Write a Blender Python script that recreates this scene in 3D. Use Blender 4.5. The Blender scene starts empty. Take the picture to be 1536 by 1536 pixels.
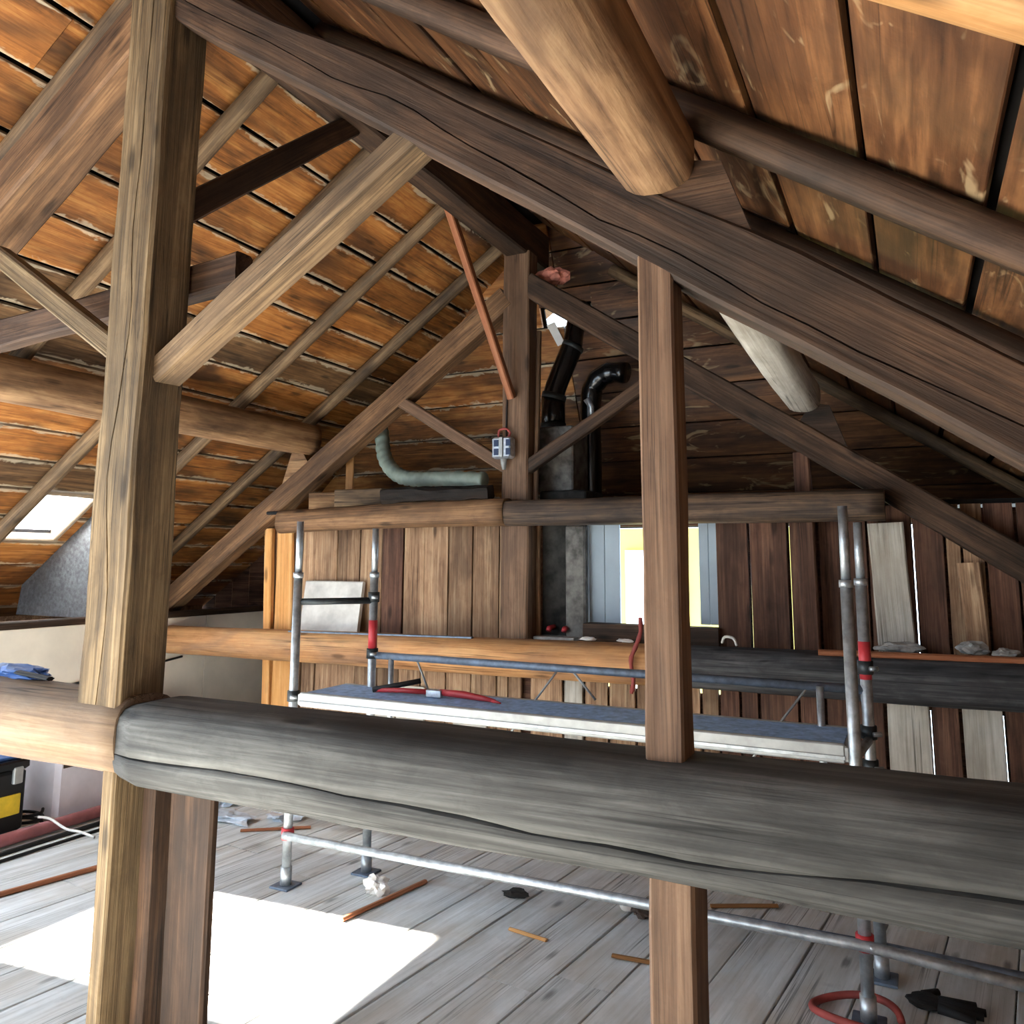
import bpy, math, random
from mathutils import Vector, Matrix, noise
random.seed(7)
scene = bpy.context.scene
col = scene.collection

# ------------------------------------------------------------------ camera
CAM_H = 1.7
cam_d = bpy.data.cameras.new('camera'); cam = bpy.data.objects.new('camera', cam_d); col.objects.link(cam)
yaw, pitch, roll = map(math.radians, (26.12, 8.08, 0.28))
fw = Vector((-math.sin(yaw)*math.cos(pitch), math.cos(yaw)*math.cos(pitch), math.sin(pitch)))
rt = Vector((math.cos(yaw), math.sin(yaw), 0)); upv = rt.cross(fw)
rt, upv = rt*math.cos(roll)+upv*math.sin(roll), upv*math.cos(roll)-rt*math.sin(roll)
cam.matrix_world = Matrix((( rt.x, upv.x, -fw.x, 0), (rt.y, upv.y, -fw.y, 0), (rt.z, upv.z, -fw.z, CAM_H), (0,0,0,1)))
cam_d.sensor_width = 36; cam_d.lens = 1216.7/1536*36; cam_d.shift_y = (668.2-768)/1536
cam_d.clip_start = 0.02
scene.camera = cam

# ------------------------------------------------------------------ light
world = bpy.data.worlds.new('sky'); scene.world = world; world.use_nodes = True
bg = world.node_tree.nodes['Background']; bg.inputs[0].default_value = (0.70, 0.85, 1.0, 1); bg.inputs[1].default_value = 6.5
sun_d = bpy.data.lights.new('sun_offscreen', 'SUN'); sun = bpy.data.objects.new('sun_offscreen', sun_d); col.objects.link(sun)
sun_d.energy = 80; sun_d.angle = math.radians(1.2); sun_d.color = (1, .95, .87)
sun.rotation_euler = Vector((2.42, 0.38, -2.1)).to_track_quat('-Z', 'Y').to_euler()
sun.location = (-12, 3, 12)
scene.view_settings.view_transform = 'Standard'; scene.view_settings.look = 'None'
scene.view_settings.exposure = 0.55; scene.view_settings.gamma = 1; scene.view_settings.use_curve_mapping = False

# ------------------------------------------------------------------ materials
def lin(c):
    return tuple(((v/255)/12.92 if v/255 <= .04045 else ((v/255+.055)/1.055)**2.4) for v in c)+(1,)
class NT:
    def __init__(s, name):
        s.m = bpy.data.materials.new(name); s.m.use_nodes = True; s.t = s.m.node_tree; s.n = s.t.nodes; s.b = s.n['Principled BSDF']
    def add(s, typ, **kw):
        n = s.n.new(typ)
        for k, v in kw.items(): setattr(n, k, v)
        return n
    def set(s, sock, v):
        if hasattr(v, 'is_output') or isinstance(v, bpy.types.NodeSocket): s.t.links.new(v, sock)
        else: sock.default_value = v
    def math(s, op, a, b=0.0, clamp=False):
        n = s.add('ShaderNodeMath', operation=op); n.use_clamp = clamp; s.set(n.inputs[0], a); s.set(n.inputs[1], b); return n.outputs[0]
    def mapr(s, v, a, b, c=0.0, d=1.0):
        n = s.add('ShaderNodeMapRange'); s.set(n.inputs[0], v)
        for i, q in enumerate((a, b, c, d)): n.inputs[1+i].default_value = q
        return n.outputs[0]
    def mix(s, f, a, b, mode='MIX'):
        n = s.add('ShaderNodeMix', data_type='RGBA', blend_type=mode); s.set(n.inputs[0], f); s.set(n.inputs[6], a); s.set(n.inputs[7], b); return n.outputs[2]
    def noise(s, vec, scale, detail=4, rough=.55, dist=0):
        n = s.add('ShaderNodeTexNoise'); s.set(n.inputs['Vector'], vec); n.inputs['Scale'].default_value = scale
        n.inputs['Detail'].default_value = detail; n.inputs['Roughness'].default_value = rough; n.inputs['Distortion'].default_value = dist
        return n.outputs[0]
    def coords(s, rand=True):
        o = s.add('ShaderNodeTexCoord').outputs['Object']
        if not rand: return o, None
        r = s.add('ShaderNodeObjectInfo').outputs['Random']
        a = s.add('ShaderNodeVectorMath', operation='ADD'); c = s.add('ShaderNodeCombineXYZ')
        s.set(c.inputs[0], s.math('MULTIPLY', r, 37.0)); s.set(c.inputs[1], s.math('MULTIPLY', r, 5.3)); s.set(c.inputs[2], s.math('MULTIPLY', r, 11.7))
        s.set(a.inputs[0], o); s.set(a.inputs[1], c.outputs[0]); return a.outputs[0], r
    def scale(s, v, sc):
        n = s.add('ShaderNodeMapping'); s.set(n.inputs[0], v); n.inputs['Scale'].default_value = sc; return n.outputs[0]
    def bump(s, h, strength=.3, dist=.01):
        n = s.add('ShaderNodeBump'); s.set(n.inputs['Height'], h); n.inputs['Strength'].default_value = strength; n.inputs['Distance'].default_value = dist
        s.t.links.new(n.outputs[0], s.b.inputs['Normal'])

def wood(name, dark, mid, light, soot=(35,28,22), soot_amt=.5, gx=1.2, gy=16, rough=.75, bump=.5, vary=.35, edge=None, half=.14, pale=None):
    """wood grain running along the local X axis, with darker sooty blotches of its own"""
    N = NT(name); v, r = N.coords()
    g = N.noise(N.scale(v, (gx, gy, gy)), 1.0, 4, .62, .6)
    f = N.noise(N.scale(v, (gx*3, gy*5, gy*5)), 1.0, 3, .65)
    gr = N.noise(N.scale(v, (6, 11, 11)), 1.0, 5, .7, .5)
    gg = N.math('ADD', N.math('ADD', N.math('MULTIPLY', g, .5), N.math('MULTIPLY', f, .28)), N.math('MULTIPLY', gr, .22))
    cr = N.add('ShaderNodeValToRGB'); N.set(cr.inputs[0], gg)
    e = cr.color_ramp.elements; e[0].position = .36; e[0].color = lin(dark); e[1].position = .63; e[1].color = lin(light)
    m = e.new(.5); m.color = lin(mid)
    c = cr.outputs[0]
    bl = N.noise(N.scale(v, (1.5, 4.5, 4.5)), 1.0, 3, .6, .4)
    c = N.mix(N.math('MULTIPLY', N.mapr(bl, .45, .7), soot_amt), c, lin(soot))
    if pale:
        pl = N.noise(N.scale(v, (2.2, 7, 7)), 1.3, 3, .65, 1.2)
        c = N.mix(N.math('MULTIPLY', N.mapr(pl, .60, .68), pale[1]), c, lin(pale[0]))
    if edge:
        xyz = N.add('ShaderNodeSeparateXYZ'); N.set(xyz.inputs[0], N.add('ShaderNodeTexCoord').outputs['Object'])
        d = N.math('DIVIDE', N.math('ABSOLUTE', xyz.outputs[1]), half)
        en = N.noise(N.scale(v, (5, 10, 10)), 1.0, 3, .7, .8)
        t = N.math('ADD', d, N.math('MULTIPLY', en, .9))
        band = N.mapr(t, 1.28, 1.36)
        c = N.mix(N.math('MULTIPLY', band, edge[1]), c, lin(edge[0]))
    vo = N.add('ShaderNodeTexVoronoi'); N.set(vo.inputs['Vector'], N.scale(v, (2.2, 7, 7))); vo.inputs['Scale'].default_value = 1.0
    kn = N.mapr(N.math('ADD', vo.outputs['Distance'], N.math('MULTIPLY', N.math('SUBTRACT', f, .5), .12)), .07, .16, 1, 0)
    c = N.mix(N.math('MULTIPLY', kn, .7), c, lin(tuple(q*.5 for q in dark)))
    c = N.mix(N.math('MULTIPLY', N.mapr(gr, .55, .75), .35), c, lin(tuple(q*.55 for q in mid)))
    ck = N.noise(N.scale(v, (gx*.45, gy*2.6, gy*2.6)), 1.0, 2, .5, .3)
    ckm = N.mapr(N.math('ABSOLUTE', N.math('SUBTRACT', ck, .5)), .0, .022, 1, 0)
    pat = N.mapr(N.noise(N.scale(v, (1.1, 6, 6)), 1.0, 2, .5), .45, .6)
    c = N.mix(N.math('MULTIPLY', N.math('MULTIPLY', ckm, pat), .75), c, lin(tuple(q*.35 for q in dark)))
    hv = N.add('ShaderNodeHueSaturation'); N.set(hv.inputs['Color'], c)
    N.set(hv.inputs['Value'], N.mapr(r, 0, 1, 1-vary, 1+vary*.6)); 
    N.t.links.new(hv.outputs[0], N.b.inputs['Base Color']); N.b.inputs['Roughness'].default_value = rough
    N.b.inputs['Specular IOR Level'].default_value = .25
    N.bump(gg, bump, .012)
    return N.m

def plain(name, c, rough=.6, metal=0, var=.15, sc=8, spec=.4):
    N = NT(name); o, r = N.coords()
    n = N.noise(o, sc, 5, .6)
    N.t.links.new(N.mix(N.math('MULTIPLY', N.mapr(n, .35, .7), 1.0), lin(tuple(v*(1-var) for v in c)), lin(tuple(min(255, v*(1+var*.5)) for v in c))), N.b.inputs['Base Color'])
    N.b.inputs['Roughness'].default_value = rough; N.b.inputs['Metallic'].default_value = metal; N.b.inputs['Specular IOR Level'].default_value = spec
    N.bump(n, .15, .004); return N.m

M = {}
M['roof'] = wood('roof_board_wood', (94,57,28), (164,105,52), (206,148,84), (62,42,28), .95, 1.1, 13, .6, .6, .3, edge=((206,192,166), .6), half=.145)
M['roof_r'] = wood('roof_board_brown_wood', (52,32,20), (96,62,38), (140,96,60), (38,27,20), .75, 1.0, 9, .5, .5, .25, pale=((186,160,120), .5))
M['truss'] = wood('dark_truss_wood', (36,26,20), (66,49,37), (100,75,56), (36,31,27), .7, .8, 18, .7, .6, .12)
M['truss_l'] = wood('brown_truss_wood', (62,44,32), (108,80,56), (150,114,80), (56,44,36), .6, .8, 18, .7, .6, .12)
M['roof_g'] = wood('weathered_roof_board_wood', (64,46,30), (116,86,56), (158,124,86), (48,38,30), .8, 1.1, 13, .65, .6, .3, edge=((206,192,166), .6), half=.14)
M['post'] = wood('weathered_post_wood', (62,50,36), (104,86,62), (146,124,92), (56,48,38), .6, .7, 26, .75, .8, .1)
M['postr'] = wood('reddish_post_wood', (74,55,42), (108,83,64), (136,109,86), (64,50,42), .45, .7, 22, .7, .35, .08)
M['dark'] = wood('blackened_wood', (20,15,12), (34,26,20), (52,40,30), (14,11,9), .5, .9, 18, .75, .4, .15)
M['pole'] = wood('grey_pole_wood', (70,56,42), (116,94,70), (160,132,98), (44,36,30), .75, .9, 20, .7, .5, .2)
M['golden'] = wood('golden_pole_wood', (132,92,54), (168,122,74), (196,152,100), (118,82,50), .4, .8, 14, .65, .4, .05)
M['purlin'] = wood('debarked_purlin_wood', (84,60,42), (138,106,76), (176,142,104), (52,40,32), .6, 1.2, 12, .7, .7, .15)
M['grey'] = wood('grey_log_wood', (38,38,37), (66,66,64), (98,98,95), (34,33,32), .8, .6, 13, .7, .6, .05)
M['pale_log'] = wood('brown_log_wood', (88,66,48), (124,100,76), (154,132,106), (96,88,80), .7, .8, 12, .7, .6, .05)
M['orange_log'] = wood('orange_log_wood', (136,92,56), (182,132,86), (210,164,112), (112,92,80), .6, .8, 12, .65, .5, .05)
M['black_log'] = wood('charred_log_wood', (36,36,38), (64,64,66), (104,104,104), (24,24,26), .6, .8, 11, .75, .5, .05)
M['wall'] = wood('wall_plank_wood', (98,72,54), (152,120,92), (194,164,130), (74,54,42), .6, .9, 22, .8, .6, .3)
M['wall_red'] = wood('red_brown_plank_wood', (58,39,30), (98,68,54), (132,98,78), (42,31,26), .55, .9, 20, .8, .5, .25)
M['wall_pale'] = wood('bleached_plank_wood', (150,142,130), (188,182,170), (214,210,200), (132,120,104), .5, .9, 16, .8, .5, .1)
M['floor'] = wood('grey_floor_wood', (172,174,172), (204,207,206), (226,229,230), (176,166,150), .6, .7, 14, .7, .35, .12, pale=((196,202,206), .4))
M['collar_d'] = wood('smoke_brown_log_wood', (46,38,32), (86,70,58), (134,108,82), (44,42,42), .7, .9, 14, .7, .6, .05)
M['new'] = wood('fresh_orange_wood', (184,124,64), (214,156,92), (232,182,124), (190,130,76), .3, .6, 16, .6, .3, .08)
M['lath'] = wood('red_brown_lath_wood', (112,66,42), (156,98,66), (180,122,86), (100,62,44), .3, .8, 22, .65, .3, .1)
M['underlay'] = plain('black_underlay', (24, 20, 18), .95, 0, .2)
M['cream'] = plain('cream_wallboard', (232, 224, 208), .8, 0, .05, 3)
M['galv'] = plain('galvanised_steel', (176, 182, 186), .42, .75, .18, 20)
M['galv_d'] = plain('dark_steel', (60, 64, 66), .5, .6, .2, 20)
M['alu'] = plain('aluminium_rail', (168, 170, 168), .5, .4, .1, 14)
M['deck'] = plain('blue_deck_surface', (160, 196, 246), .6, .1, .18, 24)
M['bluegrey'] = plain('blue_grey_rail_paint', (108, 122, 140), .5, .3, .2, 18)
M['redp'] = plain('red_paint', (180, 52, 58), .45, 0, .1)
M['redpipe'] = plain('dull_red_pipe', (158, 96, 96), .5, 0, .15, 10)
M['black'] = plain('black_plastic', (14, 14, 15), .22, 0, .1, 8, .6)
M['blackm'] = plain('matt_black_rubber', (20, 20, 21), .7, 0, .1)
M['yellow'] = plain('yellow_plastic', (222, 190, 50), .5)
M['greybox'] = plain('lilac_grey_plastic', (226, 222, 230), .6, 0, .06, 4)
M['brownpatch'] = plain('brown_recess', (74, 60, 52), .7)
M['blue'] = plain('blue_plastic', (56, 92, 150), .5)
M['hose'] = plain('grey_green_hose', (122, 134, 124), .6, 0, .12, 10)
M['paper'] = plain('white_paper', (236, 232, 226), .8, 0, .04)
M['silver'] = plain('silver_foil', (190, 196, 204), .3, .6, .15, 30)
M['navy'] = plain('navy_print', (28, 48, 84), .4)
M['pink'] = plain('salmon_pink_wool', (206, 130, 110), .9, 0, .2, 16)
M['chim'] = plain('sooty_masonry', (46, 45, 43), .9, 0, .6, 9)
M['chimg'] = plain('grey_chimney_plaster', (104, 102, 98), .9, 0, .35, 12)
M['rubble'] = plain('pale_mortar_rubble', (178, 176, 170), .9, 0, .2, 18)
M['board_w'] = plain('whitish_insulation_board', (206, 204, 198), .8, 0, .14, 5)
M['shutter'] = plain('blue_grey_shutter_paint', (150, 164, 174), .6, 0, .05, 4)
M['facade'] = plain('yellow_render', (196, 178, 92), .85, 0, .04, 3)
M['facade_w'] = plain('white_render', (240, 238, 232), .85, 0, .03, 3)
M['frame'] = plain('window_frame_wood', (150, 132, 110), .5, 0, .1)
M['sheet'] = plain('dusty_grey_sheet', (86, 88, 90), .4, 0, .3, 40, .6)
M['rope_red'] = plain('red_cord', (150, 66, 60), .7)
M['rope_w'] = plain('white_cord', (226, 222, 214), .7)
M['foil'] = plain('blue_white_foil', (206, 216, 226), .3, 0, .15, 12, .6)
M['ground'] = plain('street_asphalt', (120, 118, 112), .9)
N = NT('milky_skylight_pane'); tr = N.add('ShaderNodeBsdfTranslucent'); tr.inputs[0].default_value = (.95,.97,1,1)
gl = N.add('ShaderNodeBsdfTransparent'); gl.inputs[0].default_value = (.9,.95,1,1); mx = N.add('ShaderNodeMixShader'); mx.inputs[0].default_value = .12
N.t.links.new(tr.outputs[0], mx.inputs[1]); N.t.links.new(gl.outputs[0], mx.inputs[2]); N.t.links.new(mx.outputs[0], N.n['Material Output'].inputs[0]); M['pane'] = N.m

# ------------------------------------------------------------------ helpers
def tag(o, label, cat, group=None):
    o['label'] = label; o['category'] = cat
    if group: o['group'] = group
    return o
def mesh_obj(name, verts, faces, mat, parent=None, smooth=False):
    me = bpy.data.meshes.new(name); me.from_pydata(verts, [], faces); me.update()
    if smooth:
        for p in me.polygons: p.use_smooth = True
    o = bpy.data.objects.new(name, me); col.objects.link(o)
    if mat: me.materials.append(M[mat] if isinstance(mat, str) else mat)
    if parent: o.parent = parent
    return o
def empty(name, loc=(0,0,0)):
    o = bpy.data.objects.new(name, None); col.objects.link(o); o.location = loc; o.empty_display_size = .1; return o
def frame(p0, p1, up):
    p0, p1 = Vector(p0), Vector(p1); x = (p1-p0).normalized(); y = Vector(up).cross(x)
    if y.length < 1e-4: y = Vector((0,1,0)).cross(x)
    y.normalize(); z = x.cross(y)
    return Matrix(((x.x,y.x,z.x,p0.x),(x.y,y.y,z.y,p0.y),(x.z,y.z,z.z,p0.z),(0,0,0,1))), (p1-p0).length
def place(o, mat, parent):
    if parent: o.parent = parent; o.matrix_parent_inverse = Matrix.Translation(-Vector(parent.location)); 
    o.matrix_basis = mat
def interp(pts, s):
    if s <= pts[0][0]: return pts[0][1]
    for (a, va), (b, vb) in zip(pts, pts[1:]):
        if s <= b: return va+(vb-va)*(s-a)/(b-a)
    return pts[-1][1]
_seed = [0]
def loft(rings):
    n = len(rings[0]); V = [p for r in rings for p in r]; Fc = []
    for i in range(len(rings)-1):
        for j in range(n):
            k = (j+1) % n; Fc.append((i*n+j, i*n+k, (i+1)*n+k, (i+1)*n+j))
    Fc.append(tuple(range(n-1, -1, -1))); Fc.append(tuple((len(rings)-1)*n+j for j in range(n)))
    return V, Fc
def beam(name, p0, p1, w, h, mat, parent=None, up=(0,0,1), seg=.12, wob=.004, bev=.008, crack=None, taper=(1,1), bow=(0,0), hs=None, slant=(0,0), slanty=(0,0)):
    """squared timber; local X = length, Y = width w, Z = height h. crack=(face, [(s,coord)], depth, halfwidth)"""
    mat4, L = frame(p0, p1, up); _seed[0] += 1; sd = _seed[0]*7.31
    n = max(2, min(48, int(L/seg))) if wob > 0 else 1
    rings = []
    for i in range(n+1):
        t = i/n; s = L*t; k = taper[0]+(taper[1]-taper[0])*t; W = w*k/2; H0, H1 = -h*k/2, h*k/2
        if hs: H1 = interp(hs, s)
        b = bev; pts = []
        faces = (('-z', (-W,H0), (W,H0)), ('+y', (W,H0), (W,H1)), ('+z', (W,H1), (-W,H1)), ('-y', (-W,H1), (-W,H0)))
        for fn, a, c in faces:
            a, c = Vector(a), Vector(c); d = (c-a); l = d.length; d = d/l; inn = Vector((-d.y, d.x))
            pts.append(a+d*b)
            if crack and crack[0] == fn:
                q = interp(crack[1], s); ax = 0 if fn in ('-z','+z') else 1; u = (q-a[ax])*d[ax]
                dep = crack[2]*(.45+.9*abs(noise.noise((s*2.3, sd, 0)))); hw = crack[3]*(.5+abs(noise.noise((s*3.1, sd, 4))))
                u = max(b*2+hw, min(l-2*b-hw, u+noise.noise((s*6, sd, 9))*.006))
                pts += [a+d*(u-hw), a+d*u+inn*dep, a+d*(u+hw)]
            elif wob > 0: pts += [a+d*l*.35, a+d*l*.65]
            pts.append(c-d*b)
        ring = []
        for j, p in enumerate(pts):
            if wob > 0:
                q = (s*2.2+sd, p.x*5, p.y*5)
                dy = noise.noise(q)*wob + noise.noise((s*9+sd, p.x*25, p.y*25))*wob*.35
                dz = noise.noise((q[0]+50, q[1], q[2]))*wob + noise.noise((s*9+sd+70, p.x*25, p.y*25))*wob*.35
            else: dy = dz = 0
            bb = 4*t*(1-t)
            xs = s
            if i == 0: xs += slant[0]*p.y+slanty[0]*p.x
            if i == n: xs += slant[1]*p.y+slanty[1]*p.x
            ring.append((xs, p.x+dy+bow[0]*bb, p.y+dz+bow[1]*bb))
        rings.append(ring)
    V, Fc = loft(rings); o = mesh_obj(name, V, Fc, mat); place(o, mat4, parent); return o
def log(name, p0, p1, r0, r1, mat, parent=None, N=22, seg=.09, wob=.06, sq=0, crack=None, bow=(0,0), endround=0):
    mat4, L = frame(p0, p1, (0,0,1)); _seed[0] += 1; sd = _seed[0]*5.17; n = max(3, min(70, int(L/seg))); rings = []
    for i in range(n+1):
        t = i/n; s = L*t; r = r0+(r1-r0)*t; ring = []
        if endround: r *= 1-endround*max(0, 1-min(s, L-s)/.05)**2
        th0 = interp(crack[0], s) if crack else 0
        th0 += noise.noise((s*5, sd, 3))*.05 if crack else 0
        angs = [th0+2*math.pi*j/N for j in range(N)]
        if crack:
            hw = crack[2]*(.4+1.1*abs(noise.noise((s*2.7, sd, 1))))
            angs = [th0]+[th0+hw+(2*math.pi-2*hw)*j/(N-1) for j in range(N)]
        for j, a in enumerate(angs):
            ca, sa = math.cos(a), math.sin(a)
            rr = r*(1+wob*noise.noise((s*1.1+sd, ca*1.1, sa*1.1))+wob*.35*noise.noise((s*5+sd, ca*3, sa*3)))
            if sq:
                p = 2+sq*4; rr *= 1/((abs(ca)**p+abs(sa)**p)**(1/p))*(1-.06*sq)
            if crack and j == 0: rr -= crack[1]*(.4+.9*abs(noise.noise((s*1.7, sd, 7))))
            bb = 4*t*(1-t); ring.append((s, rr*ca+bow[0]*bb, rr*sa+bow[1]*bb))
        rings.append(ring)
    V, Fc = loft(rings); o = mesh_obj(name, V, Fc, mat, smooth=True); place(o, mat4, parent)
    m = len(rings[0])
    for i, p in enumerate(o.data.polygons):
        if i >= m*n or (crack and i % m in (0, m-1)): p.use_smooth = False
    return o
def spline(pts, k=6):
    P = [Vector(p) for p in pts]; out = []
    for i in range(len(P)-1):
        a, b, c, d = P[max(i-1,0)], P[i], P[i+1], P[min(i+2,len(P)-1)]
        for j in range(k):
            t = j/k; out.append(.5*((2*b)+(c-a)*t+(2*a-5*b+4*c-d)*t*t+(3*b-a-3*c+d)*t**3))
    out.append(P[-1]); return out
def tube(name, pts, r, mat, parent=None, N=10, k=1, rib=0, org=None):
    P = spline(pts, k) if k > 1 else [Vector(p) for p in pts]
    org = Vector(org) if org is not None else (Vector(parent.location) if parent else P[0].copy())
    rings = []; y = None
    for i, p in enumerate(P):
        x = (P[min(i+1,len(P)-1)]-P[max(i-1,0)]).normalized()
        if y is None: y = x.orthogonal().normalized()
        y = (y-x*y.dot(x)).normalized(); z = x.cross(y)
        rr = (r[i] if isinstance(r, (list,tuple)) else r)*(1+(rib if (i//2) % 2 else 0))
        rings.append([tuple(p-org+(y*math.cos(2*math.pi*j/N)+z*math.sin(2*math.pi*j/N))*rr) for j in range(N)])
    V, Fc = loft(rings); o = mesh_obj(name, V, Fc, mat, parent, smooth=True)
    if not parent: o.location = org
    return o
def box(name, lo, hi, mat, parent=None, bev=.003, rot=0):
    """upright box; world bounds lo..hi turned about its own base centre"""
    lo, hi = Vector(lo), Vector(hi); c = Vector(((lo.x+hi.x)/2, (lo.y+hi.y)/2, lo.z)); e = Vector(((hi.x-lo.x)/2, (hi.y-lo.y)/2, hi.z-lo.z))
    b = min(bev, e.x*.4, e.y*.4, e.z*.2)
    def rr(z, i): 
        x, y = e.x-i, e.y-i
        return [(-x+b,-y,z),(x-b,-y,z),(x,-y+b,z),(x,y-b,z),(x-b,y,z),(-x+b,y,z),(-x,y-b,z),(-x,-y+b,z)]
    V, Fc = loft([rr(0,b), rr(b,0), rr(e.z-b,0), rr(e.z,b)]); o = mesh_obj(name, V, Fc, mat); place(o, Matrix.Translation(c) @ Matrix.Rotation(rot, 4, 'Z'), parent); return o
def poly_prism(name, pts, thick, mat, parent=None):
    """closed polygon of world points, extruded along its normal"""
    P = [Vector(p) for p in pts]; n = (P[1]-P[0]).cross(P[2]-P[0]).normalized()*thick; org = Vector(parent.location) if parent else P[0].copy()
    k = len(P); V = [tuple(p-org) for p in P]+[tuple(p+n-org) for p in P]
    Fc = [tuple(range(k-1,-1,-1)), tuple(range(k,2*k))]+[(i,(i+1)%k,(i+1)%k+k,i+k) for i in range(k)]
    o = mesh_obj(name, V, Fc, mat, parent)
    if not parent: o.location = org
    return o
def lump(name, c, size, mat, seed=0, parent=None, n=3, amp=.45):
    import bmesh
    bm = bmesh.new(); bmesh.ops.create_icosphere(bm, subdivisions=n, radius=1)
    for v in bm.verts:
        d = 1+amp*noise.noise(v.co*1.6+Vector((seed*3.3,0,0)))+amp*.5*noise.noise(v.co*4+Vector((0,seed*2.1,0)))
        v.co = Vector((v.co.x*size[0]*d, v.co.y*size[1]*d, max(v.co.z*d, -.8)*size[2]))
    me = bpy.data.meshes.new(name); bm.to_mesh(me); bm.free(); me.materials.append(M[mat])
    o = bpy.data.objects.new(name, me); col.objects.link(o)
    if parent: o.parent = parent; o.location = Vector(c)-Vector(parent.location)
    else: o.location = c
    return o

# ------------------------------------------------------------------ roof geometry
XR, SL = -2.386, .69            # ridge line x and roof pitch
YF, YB = 6.6, -1.6              # far and rear ends of the roof
CS = 1/math.sqrt(1+SL*SL); SN = SL*CS
def zl(x, zr=4.24): return zr+SL*(x-XR)
def zr_(x, zr=4.24): return zr-SL*(x-XR)

def roof(side):
    s = -1 if side == 'left' else 1
    root = empty('ceiling_'+side, (XR, 0, 4.24)); root['kind'] = 'structure'; root['label'] = 'boarded underside of the '+side+' roof slope'
    xs = [-2.43-.2475*k for k in range(19)] if s < 0 else [.19+.245*k for k in range(-11, 6)]
    opens = []          # (row range, y0, y1)
    if s < 0: opens = [(10, 13, 2.02, 3.0), (12, 13, 3.62, 4.08), (7, 15, -1.55, 1.2)]  # the rear bay is an unseen opening added for sky light
    for k in range(len(xs)-1):
        a, b = xs[k], xs[k+1]; cx = (a+b)/2; wid = abs(b-a)/CS-.024
        segs = [(YB, YF)]
        for r0, r1, y0, y1 in opens:
            if r0 <= k <= r1:
                new = []
                for p, q in segs:
                    if q <= y0 or p >= y1: new.append((p, q)); continue
                    if y0-p > .05: new.append((p, y0))
                    if q-y1 > .05: new.append((y1, q))
                segs = new
        out = []
        for p, q in segs:       # boards are some four metres long, butted over a rafter
            j = (1.92+.81*random.choice((0, 1, 2, 3, 4)))+.0
            if p < j-.5 and q > j+.5: out += [(p, j-.003), (j+.003, q)]
            else: out.append((p, q))
        z = (zl if s < 0 else zr_)(cx)
        for p, q in out:
            lift = random.uniform(0, .008)
            nrm = Vector((-s*-SN, 0, CS)) if s < 0 else Vector((SN, 0, CS))
            nrm = Vector((-SN, 0, CS)) if s < 0 else Vector((SN, 0, CS))
            c0 = Vector((cx, p, z))+nrm*(.012+lift); c1 = Vector((cx, q, z))+nrm*(.012+lift+random.uniform(-.003,.003))
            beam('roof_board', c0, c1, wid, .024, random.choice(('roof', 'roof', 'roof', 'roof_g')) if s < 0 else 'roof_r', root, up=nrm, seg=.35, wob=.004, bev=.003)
    # sheathing above the boards, open at the skylights and the added bay
    xo = xs[0]+.06 if s < 0 else xs[0]-.06
    strips = []
    edges = [xo]+xs[1:]
    for k in range(len(xs)-1):
        segs = [(YB, YF)]
        for r0, r1, y0, y1 in opens:
            if r0 <= k <= r1:
                new = []
                for p, q in segs:
                    if q <= y0 or p >= y1: new.append((p, q)); continue
                    if y0-p > .01: new.append((p, y0))
                    if q-y1 > .01: new.append((y1, q))
                segs = new
        strips += [(edges[k], edges[k+1], p, q) for p, q in segs]
    V, Fc = [], []
    zf = zl if s < 0 else zr_
    for a, b, p, q in strips:
        i = len(V); off = .055/CS
        for dz in (0, .03):
            V += [(a-XR, p, zf(a)-4.24+off+dz), (b-XR, p, zf(b)-4.24+off+dz), (b-XR, q, zf(b)-4.24+off+dz), (a-XR, q, zf(a)-4.24+off+dz)]
        Fc += [(i,i+1,i+2,i+3), (i+7,i+6,i+5,i+4)]+[(i+j, i+(j+1)%4, i+4+(j+1)%4, i+4+j) for j in range(4)]
    mesh_obj('roof_underlay', V, Fc, 'underlay', root)
    return root
roof_l = roof('left'); roof_r = roof('right')
poly_prism('ridge_capping', [(XR-.12, YB, 4.24), (XR+.12, YB, 4.24), (XR+.12, YF, 4.24), (XR-.12, YF, 4.24)], .06, 'underlay', roof_r)

# half-hip behind the far truss
hip = empty('ceiling_hip', (XR, 5.3, 4.24)); hip['kind'] = 'structure'; hip['label'] = 'half-hipped end of the roof with level boards'
H0, H1 = Vector((0, 6.45, 1.98)), Vector((0, 5.35, 4.30)); hd = (H1-H0); hl = hd.length; hd.normalize(); hn = Vector((0, -hd.z, hd.y))*-1
rows = 9
for i in range(rows):
    t = (i+.5)/rows*hl; c = H0+hd*t; half = (4.24-c.z)/SL+.25
    w = hl/rows-.010
    spans = ((XR-half, XR-.145, 'roof'), (XR+.29, XR+half, 'roof_r')) if i == 6 else ((XR-half, XR+.03, 'roof'), (XR+.04, XR+half, 'roof_r'))   # row 6 is open round the flue
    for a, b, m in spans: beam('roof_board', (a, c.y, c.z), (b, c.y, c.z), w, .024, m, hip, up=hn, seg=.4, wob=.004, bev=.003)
hc = H0+hd*(6.78/9*hl); beam('roof_board', (XR-.15, hc.y, hc.z), (XR+.295, hc.y, hc.z), hl/9*.42, .024, 'roof_r', hip, up=hn, seg=.2, wob=.003, bev=.003)   # narrow board over the flue opening
u0, u1 = H0+Vector((0,.06,.0)), H1+Vector((0,.06,0))
def hp(t): return H0+hd*(t*hl)+Vector((0, .07, 0))
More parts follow.
